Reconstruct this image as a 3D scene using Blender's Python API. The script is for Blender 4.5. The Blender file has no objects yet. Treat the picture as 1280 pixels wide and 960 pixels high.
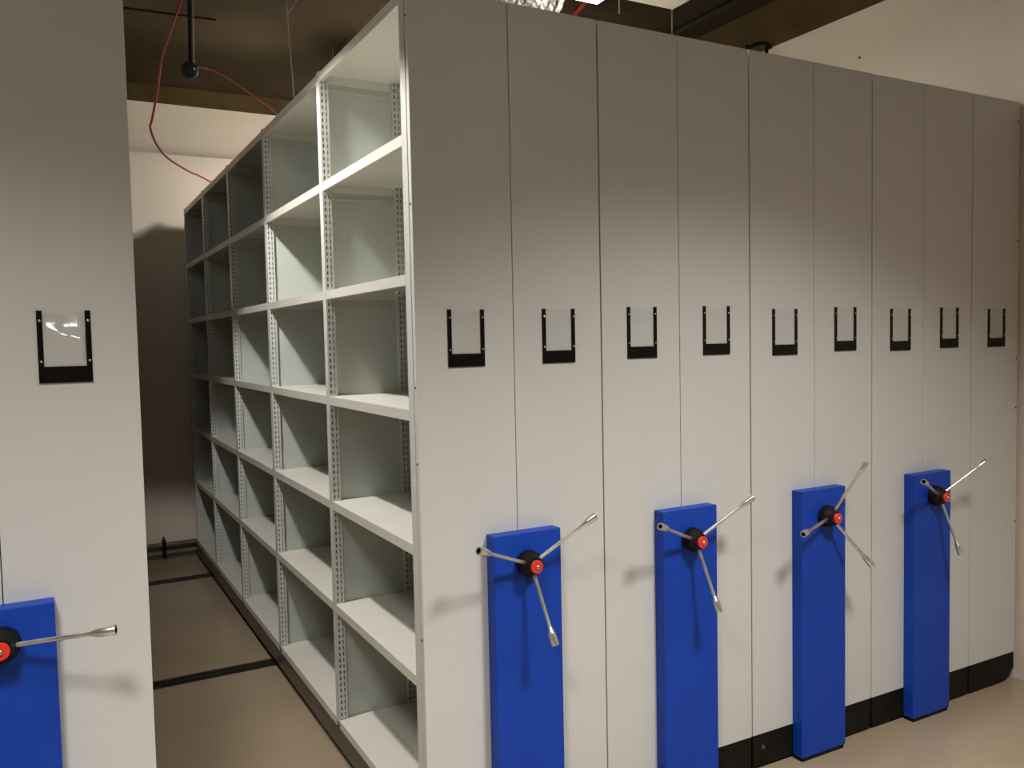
import bpy, bmesh, math, random
from mathutils import Vector, Matrix
random.seed(7)
scene = bpy.context.scene
COL = scene.collection
PI = math.pi

# ------------------------------------------------------------------ materials
def new_mat(name, color, rough=0.5, metal=0.0, spec=0.5, coat=0.0):
    m = bpy.data.materials.new(name); m.use_nodes = True
    b = m.node_tree.nodes['Principled BSDF']
    b.inputs['Base Color'].default_value = (*color, 1)
    b.inputs['Roughness'].default_value = rough
    b.inputs['Metallic'].default_value = metal
    b.inputs['Specular IOR Level'].default_value = spec
    b.inputs['Coat Weight'].default_value = coat
    return m
def noise_on(m, c1, c2, scale=4.0, detail=4.0, lo=0.35, hi=0.65, bump=0.0, bscale=None, rough=None, stretch=(1,1,1)):
    nt = m.node_tree; N = nt.nodes; L = nt.links; b = N['Principled BSDF']
    tc = N.new('ShaderNodeTexCoord'); mp = N.new('ShaderNodeMapping'); mp.inputs['Scale'].default_value = stretch
    L.new(tc.outputs['Object'], mp.inputs['Vector'])
    n = N.new('ShaderNodeTexNoise'); n.inputs['Scale'].default_value = scale; n.inputs['Detail'].default_value = detail
    L.new(mp.outputs['Vector'], n.inputs['Vector'])
    r = N.new('ShaderNodeMapRange'); r.inputs['From Min'].default_value = lo; r.inputs['From Max'].default_value = hi
    L.new(n.outputs['Fac'], r.inputs['Value'])
    mx = N.new('ShaderNodeMix'); mx.data_type = 'RGBA'
    mx.inputs[6].default_value = (*c1, 1); mx.inputs[7].default_value = (*c2, 1)
    L.new(r.outputs['Result'], mx.inputs[0]); L.new(mx.outputs[2], b.inputs['Base Color'])
    if rough:
        rr = N.new('ShaderNodeMapRange'); rr.inputs['To Min'].default_value = rough[0]; rr.inputs['To Max'].default_value = rough[1]
        L.new(n.outputs['Fac'], rr.inputs['Value']); L.new(rr.outputs['Result'], b.inputs['Roughness'])
    if bump:
        n2 = N.new('ShaderNodeTexNoise'); n2.inputs['Scale'].default_value = bscale or scale * 8; n2.inputs['Detail'].default_value = 3
        L.new(mp.outputs['Vector'], n2.inputs['Vector'])
        bp = N.new('ShaderNodeBump'); bp.inputs['Strength'].default_value = bump; bp.inputs['Distance'].default_value = 0.002
        L.new(n2.outputs['Fac'], bp.inputs['Height']); L.new(bp.outputs['Normal'], b.inputs['Normal'])
    return m

M = {}
M['panel'] = noise_on(new_mat('panel_paint', (.60,.608,.60), .42), (.586,.594,.585), (.613,.621,.612), 1.6, 3, bump=.25, bscale=420)
M['shelf'] = noise_on(new_mat('shelf_paint', (.66,.64,.57), .38), (.65,.63,.56), (.68,.66,.59), 2.5, 3, bump=.1, bscale=300)
M['sheet'] = noise_on(new_mat('divider_paint', (.50,.53,.49), .4), (.485,.52,.48), (.515,.545,.505), 2.0, 3, bump=.1, bscale=300)
M['post'] = new_mat('post_paint', (.60,.615,.575), .38)
M['hollow'] = new_mat('post_slot_shade', (.08,.085,.08), .7)  # dark tone stands for the shade in the hollow post
M['kick'] = noise_on(new_mat('kick_black', (.004,.004,.003), .55, spec=.18), (.003,.003,.002), (.009,.0085,.006), 9, 5, rough=(.45,.7))
M['base'] = noise_on(new_mat('base_steel', (.06,.05,.04), .35), (.06,.05,.042), (.10,.08,.065), 7, 5, rough=(.25,.5))
M['blue'] = noise_on(new_mat('blue_paint', (.006,.05,.39), .42, spec=.22), (.0055,.047,.37), (.008,.056,.41), 2.0, 4, bump=.12, bscale=160)
M['chrome'] = noise_on(new_mat('chrome', (.85,.84,.82), .3, 1.0), (.78,.77,.75), (.90,.89,.87), 30, 4, rough=(.2,.42))
M['rubber'] = noise_on(new_mat('black_plastic', (.004,.004,.004), .55, spec=.25), (.003,.003,.003), (.006,.006,.0055), 40, 3, bump=.5, bscale=300)
M['red'] = new_mat('red_plastic', (.72,.035,.02), .35)
M['screw'] = new_mat('screw_zinc', (.55,.53,.48), .3, 1.0)
M['darkscrew'] = new_mat('screw_dark', (.03,.028,.025), .4, .6)
M['holder'] = new_mat('holder_black', (.003,.003,.0025), .35, spec=.22)
M['floor'] = noise_on(new_mat('floor_epoxy', (.345,.268,.18), .24), (.32,.248,.165), (.368,.288,.195), 1.3, 6, bump=.12, bscale=14, rough=(.15,.34))
M['rail'] = noise_on(new_mat('rail_steel', (.03,.026,.022), .4, .3), (.02,.018,.015), (.05,.042,.034), 12, 4)
M['railtop'] = noise_on(new_mat('rail_pale_steel', (.12,.10,.085), .35, .7), (.08,.07,.06), (.17,.15,.13), 25, 4)
M['wall'] = noise_on(new_mat('wall_plaster', (.66,.575,.475), .8), (.64,.555,.457), (.68,.595,.493), 1.2, 5, bump=.25, bscale=40)
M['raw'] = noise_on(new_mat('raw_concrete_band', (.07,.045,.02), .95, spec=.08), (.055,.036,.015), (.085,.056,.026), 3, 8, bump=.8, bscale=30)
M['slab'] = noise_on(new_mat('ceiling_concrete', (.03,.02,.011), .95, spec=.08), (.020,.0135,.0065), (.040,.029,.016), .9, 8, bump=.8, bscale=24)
M['redwire'] = new_mat('red_cable', (.20,.014,.011), .55, spec=.3)
M['brownwire'] = new_mat('brown_cable', (.045,.012,.006), .7, spec=.1)
M['greywire'] = new_mat('grey_wire', (.22,.20,.16), .5)
M['blackpipe'] = new_mat('black_conduit', (.006,.0055,.004), .6, spec=.2)
M['greenpipe'] = new_mat('dull_conduit', (.018,.015,.008), .8, spec=.1)
M['whitebox'] = new_mat('white_board', (.72,.66,.55), .6)
M['lampframe'] = new_mat('lamp_frame_white', (.85,.87,.86), .4)
M['pipegrey'] = noise_on(new_mat('heating_pipe_grey', (.10,.09,.07), .5), (.08,.072,.058), (.13,.115,.09), 8, 3)
foil = new_mat('foil', (.5,.48,.44), .2, 1.0)
noise_on(foil, (.22,.21,.19), (.6,.58,.54), 10, 3, bump=1.0, bscale=30); M['foil'] = foil
def clear_mat():
    m = bpy.data.materials.new('clear_plastic'); m.use_nodes = True
    nt = m.node_tree; N = nt.nodes; L = nt.links; N.remove(N['Principled BSDF'])
    out = N['Material Output']
    tr = N.new('ShaderNodeBsdfTransparent'); tr.inputs['Color'].default_value = (.995,.995,.99,1)
    gl = N.new('ShaderNodeBsdfGlossy'); gl.inputs['Roughness'].default_value = .14
    fr = N.new('ShaderNodeLayerWeight'); pw = N.new('ShaderNodeMath'); pw.operation = 'POWER'; pw.inputs[1].default_value = 4
    ma = N.new('ShaderNodeMath'); ma.operation = 'MULTIPLY_ADD'; ma.inputs[1].default_value = .6; ma.inputs[2].default_value = .03
    fr.inputs['Blend'].default_value = .5
    L.new(fr.outputs['Facing'], pw.inputs[0]); L.new(pw.outputs[0], ma.inputs[0])
    mx = N.new('ShaderNodeMixShader')
    L.new(ma.outputs[0], mx.inputs['Fac']); L.new(tr.outputs[0], mx.inputs[1]); L.new(gl.outputs[0], mx.inputs[2])
    L.new(mx.outputs[0], out.inputs['Surface'])
    return m
M['clear'] = clear_mat()
def emit_mat(name, color, strength):
    m = bpy.data.materials.new(name); m.use_nodes = True
    b = m.node_tree.nodes['Principled BSDF']
    b.inputs['Base Color'].default_value = (.8,.8,.8,1)
    b.inputs['Emission Color'].default_value = (*color, 1); b.inputs['Emission Strength'].default_value = strength
    return m
M['diffuser'] = emit_mat('lamp_diffuser', (.55,.85,1.0), 0.9)

# ------------------------------------------------------------------ helpers
def link(name, me, parent=None):
    o = bpy.data.objects.new(name, me); COL.objects.link(o)
    if parent is not None: o.parent = parent
    return o
def finish(name, bm, mat, parent=None, smooth=False, bevel=0, seg=2, mats=None, loc=None, auto=35):
    me = bpy.data.meshes.new(name); bmesh.ops.recalc_face_normals(bm, faces=bm.faces)
    bm.to_mesh(me); bm.free()
    for m in (mats or [mat]): me.materials.append(m)
    if smooth:
        for p in me.polygons: p.use_smooth = True
        me.set_sharp_from_angle(angle=math.radians(auto))
    o = link(name, me, parent)
    if loc is not None: o.location = loc
    if bevel:
        b = o.modifiers.new('bevel', 'BEVEL'); b.width = bevel; b.segments = seg; b.limit_method = 'ANGLE'; b.angle_limit = math.radians(40)
    return o
def box(bm, x0, x1, y0, y1, z0, z1, mi=0):
    v = [bm.verts.new((x, y, z)) for z in (z0, z1) for y in (y0, y1) for x in (x0, x1)]
    for f in ((0,1,3,2),(4,6,7,5),(0,4,5,1),(1,5,7,3),(3,7,6,2),(2,6,4,0)):
        fc = bm.faces.new([v[i] for i in f]); fc.material_index = mi
def lathe_on(bm, prof, p0, axis, n=24, mi=0):
    """prof: list of (distance along axis, radius)."""
    ax = Vector(axis).normalized(); p0 = Vector(p0)
    u = ax.orthogonal().normalized(); w = ax.cross(u)
    rings = []
    for d, r in prof:
        if r < 1e-6: rings.append([bm.verts.new(p0 + ax * d)])
        else: rings.append([bm.verts.new(p0 + ax * d + (u * math.cos(2*PI*k/n) + w * math.sin(2*PI*k/n)) * r) for k in range(n)])
    for a, b in zip(rings, rings[1:]):
        if len(a) == 1 and len(b) == 1: continue
        for k in range(n):
            k2 = (k+1) % n
            if len(a) == 1: f = bm.faces.new((a[0], b[k], b[k2]))
            elif len(b) == 1: f = bm.faces.new((a[k], b[0], a[k2]))
            else: f = bm.faces.new((a[k], b[k], b[k2], a[k2]))
            f.material_index = mi
def tube(name, pts, r, mat, parent=None, res=4, spline='NURBS'):
    """A cable or pipe as a real mesh tube along a smoothed path."""
    P = [Vector(p) for p in pts]
    if spline == 'NURBS' and len(P) > 2:          # Catmull-Rom smoothing
        Q = []
        E = [P[0]*2-P[1]] + P + [P[-1]*2-P[-2]]
        for i in range(1, len(E)-2):
            a, b, c, d = E[i-1], E[i], E[i+1], E[i+2]
            for k in range(6):
                t = k/6
                Q.append(.5*((2*b)+(c-a)*t+(2*a-5*b+4*c-d)*t*t+(3*b-a-3*c+d)*t*t*t))
        Q.append(P[-1]); P = Q
    bm = bmesh.new(); n = 10; rings = []; prev = None
    for i, p in enumerate(P):
        t = (P[min(i+1, len(P)-1)] - P[max(i-1, 0)]).normalized()
        u = (prev - t * prev.dot(t)).normalized() if prev else t.orthogonal().normalized()
        prev = u; w = t.cross(u)
        rings.append([bm.verts.new(p + (u*math.cos(2*PI*k/n) + w*math.sin(2*PI*k/n))*r) for k in range(n)])
    for a, b in zip(rings, rings[1:]):
        for k in range(n): bm.faces.new((a[k], b[k], b[(k+1) % n], a[(k+1) % n]))
    bm.faces.new(rings[0]); bm.faces.new(rings[-1])
    return finish(name, bm, mat, parent, smooth=True, auto=60)
def empty(name, loc, parent=None):
    o = bpy.data.objects.new(name, None); COL.objects.link(o); o.location = loc
    o.empty_display_size = .1
    if parent: o.parent = parent
    return o
def tag(o, label=None, cat=None, group=None, kind=None):
    if label: o['label'] = label
    if cat: o['category'] = cat
    if group: o['group'] = group
    if kind: o['kind'] = kind
    return o
def struct(name, bm, mat, **k):
    o = finish(name, bm, mat, **k); o['kind'] = 'structure'; return o
def dup(o, parent, loc=None):
    c = o.copy(); COL.objects.link(c); c.parent = parent
    if loc is not None: c.location = loc
    for ch in list(o.children): dup(ch, c)
    return c

# ------------------------------------------------------------------ the room
XR = 3.118; YB = 4.90; ZC = 3.80; XL = -4.2; YF = -6.2
bm = bmesh.new(); box(bm, XL-.15, XR+.15, YF-.15, YB+.30, -.12, 0); struct('floor', bm, M['floor'])
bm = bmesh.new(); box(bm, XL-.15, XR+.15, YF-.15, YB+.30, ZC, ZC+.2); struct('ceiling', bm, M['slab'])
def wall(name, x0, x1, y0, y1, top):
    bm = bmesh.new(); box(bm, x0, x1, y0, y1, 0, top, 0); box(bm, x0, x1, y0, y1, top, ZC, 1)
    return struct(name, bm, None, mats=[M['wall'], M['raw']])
wall('wall_right', XR, XR+.15, YF, YB, 3.52)
wall('wall_left', XL-.15, XL, YF, YB, 3.52)
wall('wall_front', XL-.15, XR+.15, YF-.15, YF, 3.64)
# back wall: lower plaster lining up to 3.24 m, the wall above set back behind its ledge
bm = bmesh.new()
box(bm, XL-.15, XR+.15, YB, YB+.30, 0, 3.24, 0)
box(bm, XL-.15, XR+.15, YB+.10, YB+.30, 3.24, 3.66, 0)
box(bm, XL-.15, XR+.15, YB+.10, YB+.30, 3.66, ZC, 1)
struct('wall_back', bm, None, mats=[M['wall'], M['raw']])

# ------------------------------------------------------------------ floor rails
def rail(y, label):
    bm = bmesh.new(); x0, x1 = -1.47, 3.09
    box(bm, x0, x1, y-.048, y+.048, 0, .004, 0)
    box(bm, x0, x1, y-.030, y-.012, .004, .011, 0); box(bm, x0, x1, y+.012, y+.030, .004, .011, 0)
    box(bm, x0, x1, y+.034, y+.048, .004, .0075, 1)  # paler strip along the far edge of the rail
    o = finish('floor_rail', bm, None, mats=[M['rail'], M['railtop']], bevel=.0012)
    tag(o, label, 'rail', 'steel rails set across the aisle floor')
rail(2.162, 'nearer dark steel rail crossing the aisle floor, between the second and third bays')
rail(4.17, 'farther dark steel rail crossing the aisle floor near the back wall')

# ------------------------------------------------------------------ mobile shelving
Z0 = .14; ZT = 2.7805
YP = [.046, .9461, 1.9353, 2.8834, 3.8142, 4.6835]
ZS = [2.7754, 2.3497, 1.9222, 1.5004, 1.0753, .6527, .1694]
DEP = .3415
PW = .042                                        # post width along the run

def post_mesh():
    """hollow perforated post: two columns of slots in the faces looking along the run"""
    bm = bmesh.new()
    xs = [0, .0075, .0125, .0235, .0285, .036]
    z0, z1 = .155, 2.783
    y0, y1 = -PW/2, PW/2
    pitch = .025; slot = .014
    nrow = int((z1 - z0) / pitch)
    zs = [z0]
    for k in range(nrow):
        zs += [z0 + k*pitch + (pitch-slot)/2, z0 + k*pitch + (pitch+slot)/2]
    zs.append(z1)
    for y in (y0, y1):
        g = [[bm.verts.new((x, y, z)) for x in xs] for z in zs]
        for i in range(len(zs)-1):
            for j in range(5):
                if i % 2 == 1 and j in (1, 3): continue
                bm.faces.new((g[i][j], g[i][j+1], g[i+1][j+1], g[i+1][j]))
    def quad(*p):
        f = bm.faces.new([bm.verts.new(q) for q in p]); return f
    X = xs[-1]
    quad((0,y0,z0),(0,y1,z0),(0,y1,z1),(0,y0,z1)); quad((X,y0,z0),(X,y1,z0),(X,y1,z1),(X,y0,z1))
    quad((0,y0,z1),(X,y0,z1),(X,y1,z1),(0,y1,z1)); quad((0,y0,z0),(X,y0,z0),(X,y1,z0),(0,y1,z0))
    # dark sheet standing in for the shade inside the post, seen through the slots
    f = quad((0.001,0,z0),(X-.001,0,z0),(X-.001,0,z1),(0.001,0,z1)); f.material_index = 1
    return bm
def shelf_mesh(L):
    """folded tray: lips between the posts, corners notched round the posts so the deck meets the side sheets"""
    bm = bmesh.new(); D = DEP - .0025; h = .035; t = .0016; e = PW/2 - .0025; n = .0375
    pts = [(0,0),(n,0),(n,-e),(D-n,-e),(D-n,0),(D,0),(D,L),(D-n,L),(D-n,L+e),(n,L+e),(n,L),(0,L)]
    a = [bm.verts.new((x, y, 0)) for x, y in pts]; b = [bm.verts.new((x, y, -t)) for x, y in pts]
    for q in (a, b):
        bm.faces.new((q[0], q[1], q[10], q[11])); bm.faces.new((q[1], q[2], q[3], q[4], q[7], q[8], q[9], q[10])); bm.faces.new((q[4], q[5], q[6], q[7]))
    for i in range(12): bm.faces.new((a[i], a[(i+1) % 12], b[(i+1) % 12], b[i]))
    box(bm, 0, t, 0, L, -h, -t); box(bm, D-t, D, 0, L, -h, -t)
    box(bm, t, .016, 0, L, -h, -h+t); box(bm, D-.016, D-t, 0, L, -h, -h+t)
    box(bm, n, D-n, -e, -e+t, -h, -t); box(bm, n, D-n, L+e-t, L+e, -h, -t)
    return bm
PROTO = {}
def make_side_frame(parent, x, y):
    if 'frame' not in PROTO:
        bm = bmesh.new(); zb, zt = .16, 2.772
        box(bm, .030, DEP-.030, -.001, .001, zb, zt)
        # stiffening beads across the sheet just below each shelf
        for z in ZS[:-1]:
            zz = z - .058
            box(bm, .037, DEP-.037, -.004, .004, zz-.006, zz+.006)
        o = finish('side_frame', bm, M['sheet'], bevel=.002)
        for px in (0.0, DEP-.036-.002):
            if 'post' not in PROTO:
                PROTO['post'] = finish('post', post_mesh(), None, o, mats=[M['post'], M['hollow']], loc=(px, 0, 0))
            else:
                c = PROTO['post'].copy(); COL.objects.link(c); c.parent = o; c.location = (px, 0, 0)
        PROTO['frame'] = o; o.parent = parent; o.location = (x, y, 0); return o
    return dup(PROTO['frame'], parent, (x, y, 0))
def make_shelf(parent, x, k, z):
    L = YP[k+1] - YP[k] - PW - .002
    key = 'shelf%d' % k
    if key not in PROTO:
        PROTO[key] = finish('shelf', shelf_mesh(L), M['shelf'], parent, bevel=.0012, seg=2); o = PROTO[key]
    else:
        o = PROTO[key].copy(); COL.objects.link(o); o.parent = parent
    o.location = (x, YP[k] + PW/2 + .001, z); return o
def make_panel(parent, x, w, left_screws=False, right_screws=False):
    bm = bmesh.new(); g = .0012
    box(bm, g, w-g, 0, .0225, Z0, ZT)
    o = finish('end_panel', bm, M['panel'], parent, bevel=.0016, loc=(x, 0, 0))
    for side, on in ((-1, left_screws), (1, right_screws)):
        if not on: continue
        for z in (2.69, 2.13, 1.571, 1.335, .783):
            s = bmesh.new()
            if side < 0: lathe_on(s, [(0,.0042),(.0012,.0042),(.002,.002),(.002,0)], (g, .0125, z), (-1,0,0), 12)
            else: lathe_on(s, [(0,.0045),(.0015,.0045),(.0022,.002),(.0022,0)], (w-.012, 0, z), (0,-1,0), 12)
            finish('screw', s, M['darkscrew'], o, smooth=True)
    return o
def film_mesh(w, h, wave):
    """thin clear sheet with a thumb notch at the top edge; its optional bulge is shaped to catch the lamp glare"""
    bm = bmesh.new(); nx, nz = 24, 40
    def P(i, k, off):
        u = i/nx; v = k/nz; x = .010 + (w-.020)*u; top = h
        dn = abs(x - w/2)
        if dn < .013: top = h - .006*math.sqrt(max(0, 1-(dn/.013)**2))
        z = .036 + (top-.036)*v
        y = -.0021
        if wave:
            c = .80 - .26*u
            y -= .0105*math.exp(-((v-c+.10)/.15)**2)*(.55+.9*u)*min(1, (1-u)*8)*min(1, u*8+.3)
            y -= .017*u*math.sin(PI*v)*min(1, (1-u)*6)
        return (x, y-off, z)
    for off in (0, .0006):
        g = [[bm.verts.new(P(i, k, off)) for i in range(nx+1)] for k in range(nz+1)]
        for k in range(nz):
            for i in range(nx): bm.faces.new((g[k][i], g[k][i+1], g[k+1][i+1], g[k+1][i]))
    return bm
def make_holder(parent, x0, x1, z0, z1, wave=False):
    w = x1-x0; h = z1-z0; st = .0125; bar = .041
    e = bmesh.new()
    pts = [(0,0),(w,0),(w,h),(w-st,h),(w-st,bar),(st,bar),(st,h),(0,h)]
    a = [e.verts.new((x, 0, z)) for x, z in pts]; b = [e.verts.new((x, -.0045, z)) for x, z in pts]
    for i in range(8): e.faces.new((a[i], a[(i+1) % 8], b[(i+1) % 8], b[i]))
    # faces as three quads each side
    for q in (a, b):
        e.faces.new((q[0], q[1], q[4], q[5])); e.faces.new((q[1], q[2], q[3], q[4])); e.faces.new((q[0], q[5], q[6], q[7]))
    o = finish('label_holder', e, M['holder'], parent, loc=(x0, 0, z0))
    fm = finish('clear_film', film_mesh(w, h-.003, wave), M['clear'], o, smooth=wave)
    fm['label'] = 'clear plastic sheet with a notch in its top edge' if not wave else 'clear plastic sheet bulging and catching lamp glare'
    for sx in (st*.55, w-st*.45):
        for sz in (h*.30, h*.86):
            s = bmesh.new(); lathe_on(s, [(0,.0032),(.0012,.0030),(.002,.0016),(.0022,0)], (sx, -.0045, sz), (0,-1,0), 12)
            finish('rivet', s, M['screw'], o, smooth=True)
    return o
def make_kick(parent, x, w, bolt=None, cut=False):
    bm = bmesh.new(); z0, z1 = .012, Z0-.002
    if cut:
        prof = [(.004,z0),(w-.075,z0),(w-.004,z0+.045),(w-.004,z1),(.004,z1)]
    else:
        prof = [(.004,z0),(w-.004,z0),(w-.004,z1),(.004,z1)]
    a = [bm.verts.new((px, .002, z)) for px, z in prof]; b = [bm.verts.new((px, .016, z)) for px, z in prof]
    bm.faces.new(a); bm.faces.new(b)
    for i in range(len(prof)): bm.faces.new((a[i], a[(i+1) % len(a)], b[(i+1) % len(a)], b[i]))
    o = finish('kick_plate', bm, M['kick'], parent, bevel=.0015, loc=(x, 0, 0))
    for bx, bz in (bolt or []):
        s = bmesh.new(); lathe_on(s, [(0,.009),(.002,.009),(.002,.006),(.006,.006),(.006,0)], (bx, .002, bz), (0,-1,0), 6)
        finish('bolt', s, M['base'], o)
    return o
def make_base(parent, x, w):
    bm = bmesh.new(); z0, z1 = .040, Z0-.005
    for xx in (.004, w-.044): box(bm, xx, xx+.040, .02, 4.79, z0, z1)
    for y in (.05, 1.15, 2.10, 3.1, 4.10, 4.74):
        box(bm, .044, w-.044, y, y+.05, z0+.01, z1)
    o = finish('base_frame', bm, M['base'], parent, bevel=.003, loc=(x, 0, 0))
    for y in (.12, 2.162, 4.17):
        for xx in (.055, w-.085):
            s = bmesh.new(); lathe_on(s, [(0,0),(0,.05),(.004,.055),(.026,.055),(.030,.05),(.030,0)], (xx, y, .066), (1,0,0), 28)
            finish('wheel', s, M['railtop'], o, smooth=True)
    return o
def make_drive(parent, cx, w=.25, h=1.0912):
    bm = bmesh.new(); box(bm, -w/2, w/2, -.0513, -.0003, .016, h)
    o = finish('drive_housing', bm, M['blue'], parent, bevel=.0035, seg=3, loc=(cx, 0, 0))
    f = bmesh.new(); box(f, -w/2+.006, w/2-.006, -.0470, .001, .0, .016)
    finish('foot', f, M['kick'], o)
    return o
def make_wheel(parent, cx, cz, ang, flip=0):
    """three-arm star handle: ribbed black hub, red cap with a screw, three chrome socket-ended arms"""
    bm = bmesh.new(); n = 36
    prof = [(0,.0),(0,.036),(.003,.041),(.006,.0435),(.028,.0435),(.036,.040),(.046,.033),(.054,.028),(.060,.026),(.060,0)]
    lathe_on(bm, prof, (0,0,0), (0,-1,0), n)
    for v in bm.verts:                              # knurling of the grip ring
        r = math.hypot(v.co.x, v.co.z)
        if r > .035:
            k = round(math.atan2(v.co.z, v.co.x) / (2*PI/n)); s = 1 - .035*(k % 2)
            v.co.x *= s; v.co.z *= s
    hub = finish('star_handle', bm, M['rubber'], parent, smooth=True, loc=(cx, -.0510, cz))
    c = bmesh.new(); lathe_on(c, [(.0595,0),(.0595,.0205),(.068,.0215),(.0705,.0195),(.0715,.012),(.0705,.0085),(.0705,0)], (0,0,0), (0,-1,0), 32)
    cap = finish('cap', c, M['red'], hub, smooth=True); cap['label'] = 'red round cap at the middle of the handle'
    s = bmesh.new(); lathe_on(s, [(.0705,.0078),(.0730,.0076),(.0765,.0055),(.0780,.0025),(.0782,0)], (0,0,0), (0,-1,0), 20)
    finish('cap_screw', s, M['screw'], cap, smooth=True)
    R1 = .246; y1 = -.166+.051
    for k in range(3):
        t = math.radians(ang - 120*k); rd = Vector((math.cos(t), 0, math.sin(t)))
        a = rd*.026 + Vector((0, -.038, 0)); b = rd*R1 + Vector((0, y1, 0))
        ax = (b-a); Ln = ax.length
        q = bmesh.new()
        prof = [(0,0),(0,.0062),(Ln-.062,.0060),(Ln-.058,.0070),(Ln-.042,.0112),(Ln-.036,.0124),(Ln-.003,.0128),(Ln,.0120),(Ln,.0078)]
        lathe_on(q, prof, a, ax, 24)
        # the hexagonal socket bore in the end
        lathe_on(q, [(Ln,.0078),(Ln-.014,.0074),(Ln-.014,0)], a, ax, 24, 1)
        arm = finish('spoke', q, None, hub, smooth=True, mats=[M['chrome'], M['rubber']])
        arm['label'] = 'chrome arm with a socket-shaped end'
    return hub

def carriage(name, xa, xb, xc, label, group=None, drive=None, wheel=None, wheel_x=0, holders=(), left_screws=False, bolts=None, interior=True):
    """xa..xb..xc: left edge, middle seam, right edge of the carriage"""
    r = empty(name, (xa, 0, 0)); tag(r, label, 'shelving', group)
    w1, w2 = xb-xa, xc-xb; W = xc-xa
    make_panel(r, 0, w1, left_screws=left_screws); make_panel(r, w1, w2)
    make_kick(r, 0, w1, bolts[0] if bolts else None); make_kick(r, w1, w2, bolts[1] if bolts else None)
    make_base(r, 0, W)
    for h in holders: make_holder(r, h[0]-xa, h[1]-xa, h[2], h[3], len(h) > 4)
    if interior:
        for x in (0.0, W-DEP):
            for y in YP: make_side_frame(r, x, y)
            for z in ZS:
                for k in range(5): make_shelf(r, x, k, z)
    if drive: make_drive(r, w1 + drive, .25)
    if wheel: make_wheel(r, w1 + wheel_x, wheel[0], wheel[1])
    return r

HG = 'mobile shelving carriages with a blue drive pillar'
carriage('shelving_carriage', -1.440, -1.1059, -.7747,
    'grey shelving carriage left of the aisle, blue pillar cut off by the picture edge', HG,
    drive=-.0141, wheel=(1.009, 5.2), wheel_x=-.006, holders=[(-1.334,-1.214,1.629,1.810), (-1.0044,-.8842,1.629,1.8095,True)])
carriage('shelving_carriage', .0, .3420, .6834,
    'double-sided carriage whose open cream shelves face the aisle, first blue pillar right of it', HG,
    drive=.0085, wheel=(.994, 157.7), wheel_x=.002, holders=[(.1077,.2342,1.6307,1.8103), (.449,.575,1.6324,1.812)], left_screws=True)
carriage('shelving_carriage', .6862, 1.0278, 1.3701,
    'closed-up grey shelving carriage with the second blue pillar from the aisle', HG,
    drive=-.001, wheel=(.981, 157.4), wheel_x=-.003, holders=[(.7929,.9211,1.6377,1.8178), (1.1363,1.266,1.641,1.8207)])
carriage('shelving_carriage', 1.3735, 1.7176, 2.0590,
    'closed-up grey shelving carriage with the third blue pillar, one handle arm pointing left and down', HG,
    drive=-.004, wheel=(.983, 185.1), wheel_x=-.001, holders=[(1.4858,1.6192,1.6299,1.8097), (1.8328,1.9601,1.6377,1.8166)], bolts=([(.055,.085)], None))
carriage('shelving_carriage', 2.0625, 2.3955, 2.7360,
    'closed-up grey shelving carriage with the fourth blue pillar, farthest from the aisle', HG,
    drive=-.002, wheel=(.993, 156.6), wheel_x=0, holders=[(2.1747,2.3054,1.630,1.8096), (2.5102,2.6369,1.6342,1.8144)])
# the single fixed rack against the right wall
r = empty('fixed_shelving', (2.7395, 0, 0))
tag(r, 'single narrow grey shelving end against the right wall, without any blue pillar', 'shelving')
make_panel(r, 0, .3580, right_screws=True); make_kick(r, 0, .358, cut=True); make_base(r, 0, .358)
make_holder(r, 2.8585-2.7395, 2.9888-2.7395, 1.6307, 1.8086)
for y in YP: make_side_frame(r, .004, y)
for z in ZS:
    for k in range(5): make_shelf(r, .006, k, z)

# ------------------------------------------------------------------ heating pipes along the foot of the back wall
def skirting_pipe(z, rad, label):
    o = tube('heating_pipe', [(-4.15, YB-.035, z), (3.0, YB-.035, z)], rad, M['pipegrey'], spline='POLY')
    tag(o, label, 'pipe', 'pipes along the foot of the back wall'); return o
skirting_pipe(.118, .020, 'upper thin grey pipe running along the foot of the back wall')
p = skirting_pipe(.052, .022, 'lower thin grey pipe running along the foot of the back wall')
bm = bmesh.new(); box(bm, -.245, -.215, YB-.066, YB, .02, .155); lathe_on(bm, [(0,.007),(.03,.007),(.03,0)], (-.23, YB-.03, .155), (0,0,1), 12)
c = finish('pipe_bracket', bm, M['blackpipe'], bevel=.003); tag(c, 'small dark bracket clamping the two pipes to the back wall', 'bracket')

# ------------------------------------------------------------------ things under the ceiling
t = empty('pendant_conduit', (-.22, 2.6, 3.8)); tag(t, 'thin black conduit hanging from the dark ceiling with a round black box at its end', 'conduit')
tube('rod', [(.008, 0, 0), (-.004, 0, -.56)], .011, M['blackpipe'], t, spline='POLY')
tube('wire', [(.030, -.012, 0), (.020, -.014, -.22), (.012, -.018, -.52), (.006,-.03,-.56)], .0045, M['greywire'], t)
bm = bmesh.new(); lathe_on(bm, [(0,0),(0,.026),(.012,.042),(.045,.046),(.068,.038),(.080,.018),(.080,0)], (-.008, 0, -.535), (0,0,-1), 28)
finish('junction_box', bm, M['blackpipe'], t, smooth=True)
bm = bmesh.new(); lathe_on(bm, [(0,0),(0,.006),(.006,.006),(.008,0)], (.008, -.045, -.575), (0,-1,0), 12)
finish('box_screw', bm, M['screw'], t)

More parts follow.
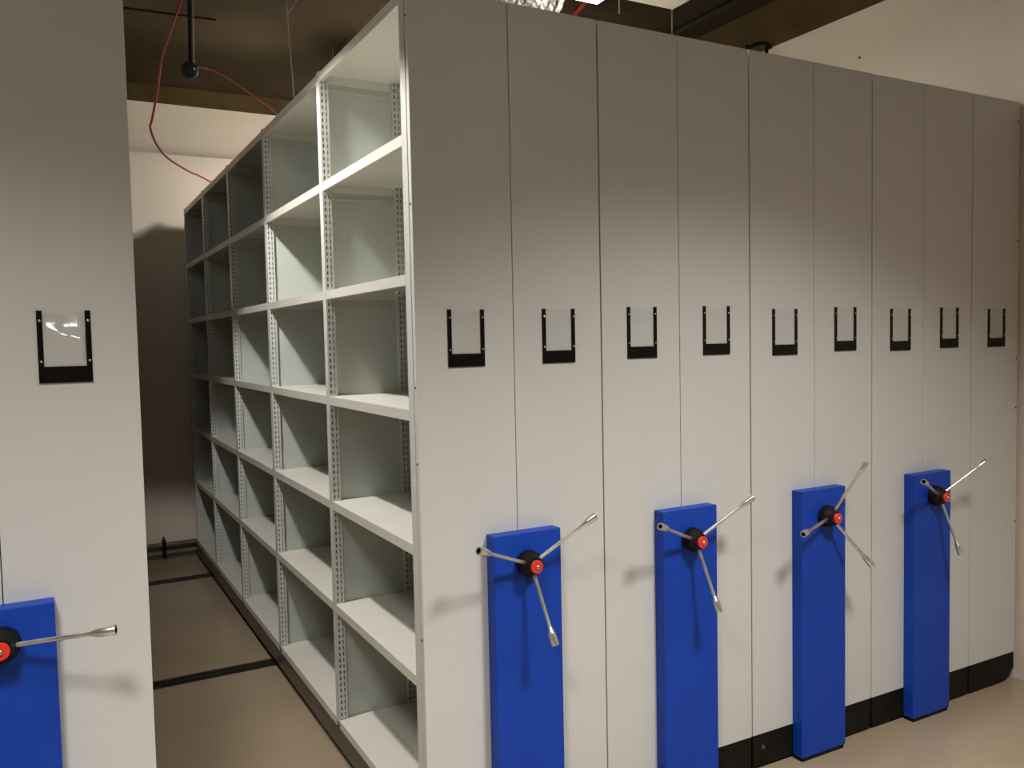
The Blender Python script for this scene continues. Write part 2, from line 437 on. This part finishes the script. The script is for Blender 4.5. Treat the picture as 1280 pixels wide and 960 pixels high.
o = tube('red_cable', [(-.27,2.3,3.79),(-.281,2.4,3.564),(-.336,2.5,3.382),(-.374,2.6,3.261),(-.385,2.7,3.136),(-.406,2.85,2.998),(-.405,2.95,2.976),(-.359,3.1,2.918),(-.275,3.25,2.869),(-.128,3.45,2.838),(-.060,3.52,2.830),(.055,3.62,2.802),(.18,3.68,2.785),(.32,3.70,2.781)], .0065, M['redwire'])
tag(o, 'long red cable drooping from the ceiling onto the top of the open shelves', 'cable', 'red cables over the aisle')
o = tube('red_cable', [(-.222,2.6,3.235),(-.183,2.6,3.250),(-.115,2.65,3.262),(-.007,2.7,3.240),(.168,2.8,3.175),(.308,2.9,3.125),(.45,3.0,2.98),(.56,3.05,2.785)], .0048, M['redwire'])
tag(o, 'short red cable running from the round black box down behind the shelves', 'cable', 'red cables over the aisle')
o = tube('ceiling_cable', [(-1.1,3.43,3.79),(-.455,3.395,3.792),(-.2,3.375,3.792),(.057,3.36,3.793)], .008, M['brownwire'])
tag(o, 'brown cable fixed flat across the dark ceiling at upper left', 'cable')
t = empty('hanger_wire', (.222, 2.2, 3.8)); tag(t, 'thin grey hanger wire dropping behind the second open bay', 'wire')
tube('wire', [(-.004,0,0),(-.007,0,-.339),(.013,0,-.756),(.028,.02,-1.012)], .0045, M['greywire'], t)
tube('side_wire', [(.20,0,0),(.088,0,-.181),(-.007,0,-.339)], .0035, M['greywire'], t)

# lamp fixtures: square luminaires under the slab, diffuser boxes added below for sideways glow
def luminaire(cx, cy, z, power, label, spread=2.1, color=(1,.965,.92), size=.52, glow=1.5, dcol=(1,.96,.9), spot=None):
    t = empty('ceiling_lamp', (cx, cy, z)); tag(t, label, 'lamp', 'square white lamps hung under the ceiling')
    bm = bmesh.new(); s = .30
    box(bm, -s, s, -s, s, .02, .09)
    for a in ((-s,-s+.028,-s,s),(s-.028,s,-s,s),(-s+.028,s-.028,-s,-s+.028),(-s+.028,s-.028,s-.028,s)):
        box(bm, a[0], a[1], a[2], a[3], 0, .02)
    finish('housing', bm, M['lampframe'], t, bevel=.002)
    bm = bmesh.new(); box(bm, -s+.028, s-.028, -s+.028, s-.028, -.045, .018); finish('diffuser', bm, emit_mat('lamp_diffuser', dcol, glow), t, bevel=.006)
    for sx in (-.22, .22):
        tube('hanger', [(sx, 0, .09), (sx, 0, 3.8-z)], .003, M['greywire'], t, spline='POLY')
    if spot:
        ld = bpy.data.lights.new('lamp_light', 'SPOT'); ld.spot_size = spot[0]; ld.spot_blend = spot[1]; ld.shadow_soft_size = .10
    else:
        ld = bpy.data.lights.new('lamp_light', 'AREA'); ld.shape = 'SQUARE'; ld.size = size; ld.spread = spread
    ld.energy = power; ld.color = color
    lo = bpy.data.objects.new('lamp_light', ld); COL.objects.link(lo); lo.location = (0, 0, -.047); lo.parent = t
    return t
ZL = 3.34
luminaire(1.18, .83, ZL+.045, 8, 'square white lamp shining above the closed carriages, beside the silver foil duct', glow=21.0, dcol=(1,.97,.90), color=(1,.95,.9), spread=PI)
luminaire(-.80, .79, ZL, 400, 'square ceiling lamp over the near end of the open aisle, out of the picture', spot=(2.03,.12), glow=2.5)
luminaire(-1.25, 3.0, ZL, 105, 'square ceiling lamp over the far end of the open aisle, out of the picture', spot=(1.8,.3), glow=1.5)
luminaire(1.10, 3.55, ZL, 20, 'unseen square ceiling lamp added over the far closed carriages to brighten the back wall', spread=PI, glow=50)  # unseen lamp, added to light the upper back wall
luminaire(1.08, -1.95, ZL, 72, 'square ceiling lamp in front of the first blue pillars, out of the picture', spread=2.10, glow=4.6)
luminaire(-1.45, -1.95, ZL, 60, 'square ceiling lamp in front of the left carriage, out of the picture', spread=2.10, glow=4.6)

bm = bmesh.new(); box(bm, 1.75, 2.35, 1.02, 1.62, 3.64, 3.66)
o = finish('ceiling_board', bm, M['whitebox'], bevel=.002); tag(o, 'plain white square board hanging under the ceiling right of the shining lamp', 'board')
o = tube('hanging_wire', [(2.352,1.628,3.8),(2.352,1.628,3.63),(2.350,1.628,3.3),(2.35,1.63,2.785)], .004, M['greywire'])
tag(o, 'thin pale wire dropping straight down from the corner of the white board', 'wire')
o = tube('hanging_wire', [(1.730,1.3,3.8),(1.730,1.3,3.6),(1.729,1.3,3.409)], .003, M['greywire'])
tag(o, 'short pale wire dangling between the shining lamp and the white board', 'wire')
o = tube('black_pipe', [(2.70,1.45,2.79),(2.760,1.45,3.38),(2.79,1.45,3.429),(2.868,1.45,3.466),(2.934,1.45,3.476),(2.968,1.45,3.455),(2.93,1.45,3.40),(2.9,1.45,2.79)], .012, M['blackpipe'])
tag(o, 'black bent pipe loop peeking over the panels by the right wall', 'pipe')
o = tube('sprinkler_pipe', [(2.0,1.66,3.79),(1.872,1.8,3.688),(1.841,1.9,3.63),(1.802,2.0,3.578),(1.70,2.2,3.45)], .018, M['redwire'], spline='POLY')
tag(o, 'short red pipe behind the shining square lamp', 'pipe')
o = tube('ceiling_conduit', [(2.86,-1.0,3.776),(2.86,4.8,3.776)], .02, M['greenpipe'], spline='POLY'); tag(o, 'dull straight conduit fixed to the ceiling near the right wall', 'conduit')
# crumpled foil duct
bm = bmesh.new(); n = 28; rings = []
A = Vector((.75,1.37,3.462)); B = Vector((1.405,1.37,3.452)); ax = (B-A).normalized(); u = ax.orthogonal().normalized(); w = ax.cross(u)
for i in range(31):
    t_ = i/30; rr = .075 + .010*(i % 2)
    if i in (0, 30): rr = .06
    rings.append([bm.verts.new(A.lerp(B, t_) + (u*math.cos(2*PI*k/n)+w*math.sin(2*PI*k/n))*(rr+random.uniform(-.006,.006))) for k in range(n)])
for a, b in zip(rings, rings[1:]):
    for k in range(n): bm.faces.new((a[k], b[k], b[(k+1) % n], a[(k+1) % n]))
bm.faces.new(rings[0]); bm.faces.new(rings[-1])
for sx in (.9, 1.25):                                  # hanging straps to the slab
    box(bm, sx-.008, sx+.008, 1.284, 1.287, 3.45, ZC); box(bm, sx-.008, sx+.008, 1.453, 1.456, 3.45, ZC)
o = finish('foil_duct', bm, M['foil']); tag(o, 'crumpled silver foil duct just above the second grey panel', 'duct')
bm = bmesh.new(); lathe_on(bm, [(0,0),(0,.007),(.004,.006),(.006,0)], (XR, .923, 3.262), (-1,0,0), 12)
o = finish('wall_plug', bm, M['darkscrew']); tag(o, 'tiny dark wall plug in the plaster of the right wall above the panels', 'plug')

# ------------------------------------------------------------------ world, camera, view
wd = bpy.data.worlds.new('world'); scene.world = wd; wd.use_nodes = True
wd.node_tree.nodes['Background'].inputs['Color'].default_value = (.02,.018,.015,1)
cam = bpy.data.cameras.new('camera'); co = bpy.data.objects.new('camera', cam); COL.objects.link(co)
cam.sensor_width = 36.0; cam.lens = 1060.94/1280*36.0; cam.clip_start = .05; cam.clip_end = 60
R = Matrix(((.877143,.0438,-.478227),(-.47978,.036875,-.876614),(-.020761,.99836,.053359)))
co.matrix_world = Matrix.Translation((-.98275,-2.40988,1.7161)) @ R.to_4x4()
scene.camera = co
scene.view_settings.view_transform = 'Standard'; scene.view_settings.look = 'None'
scene.view_settings.gamma = 1.0; scene.view_settings.use_curve_mapping = False
scene.view_settings.exposure = 0.0
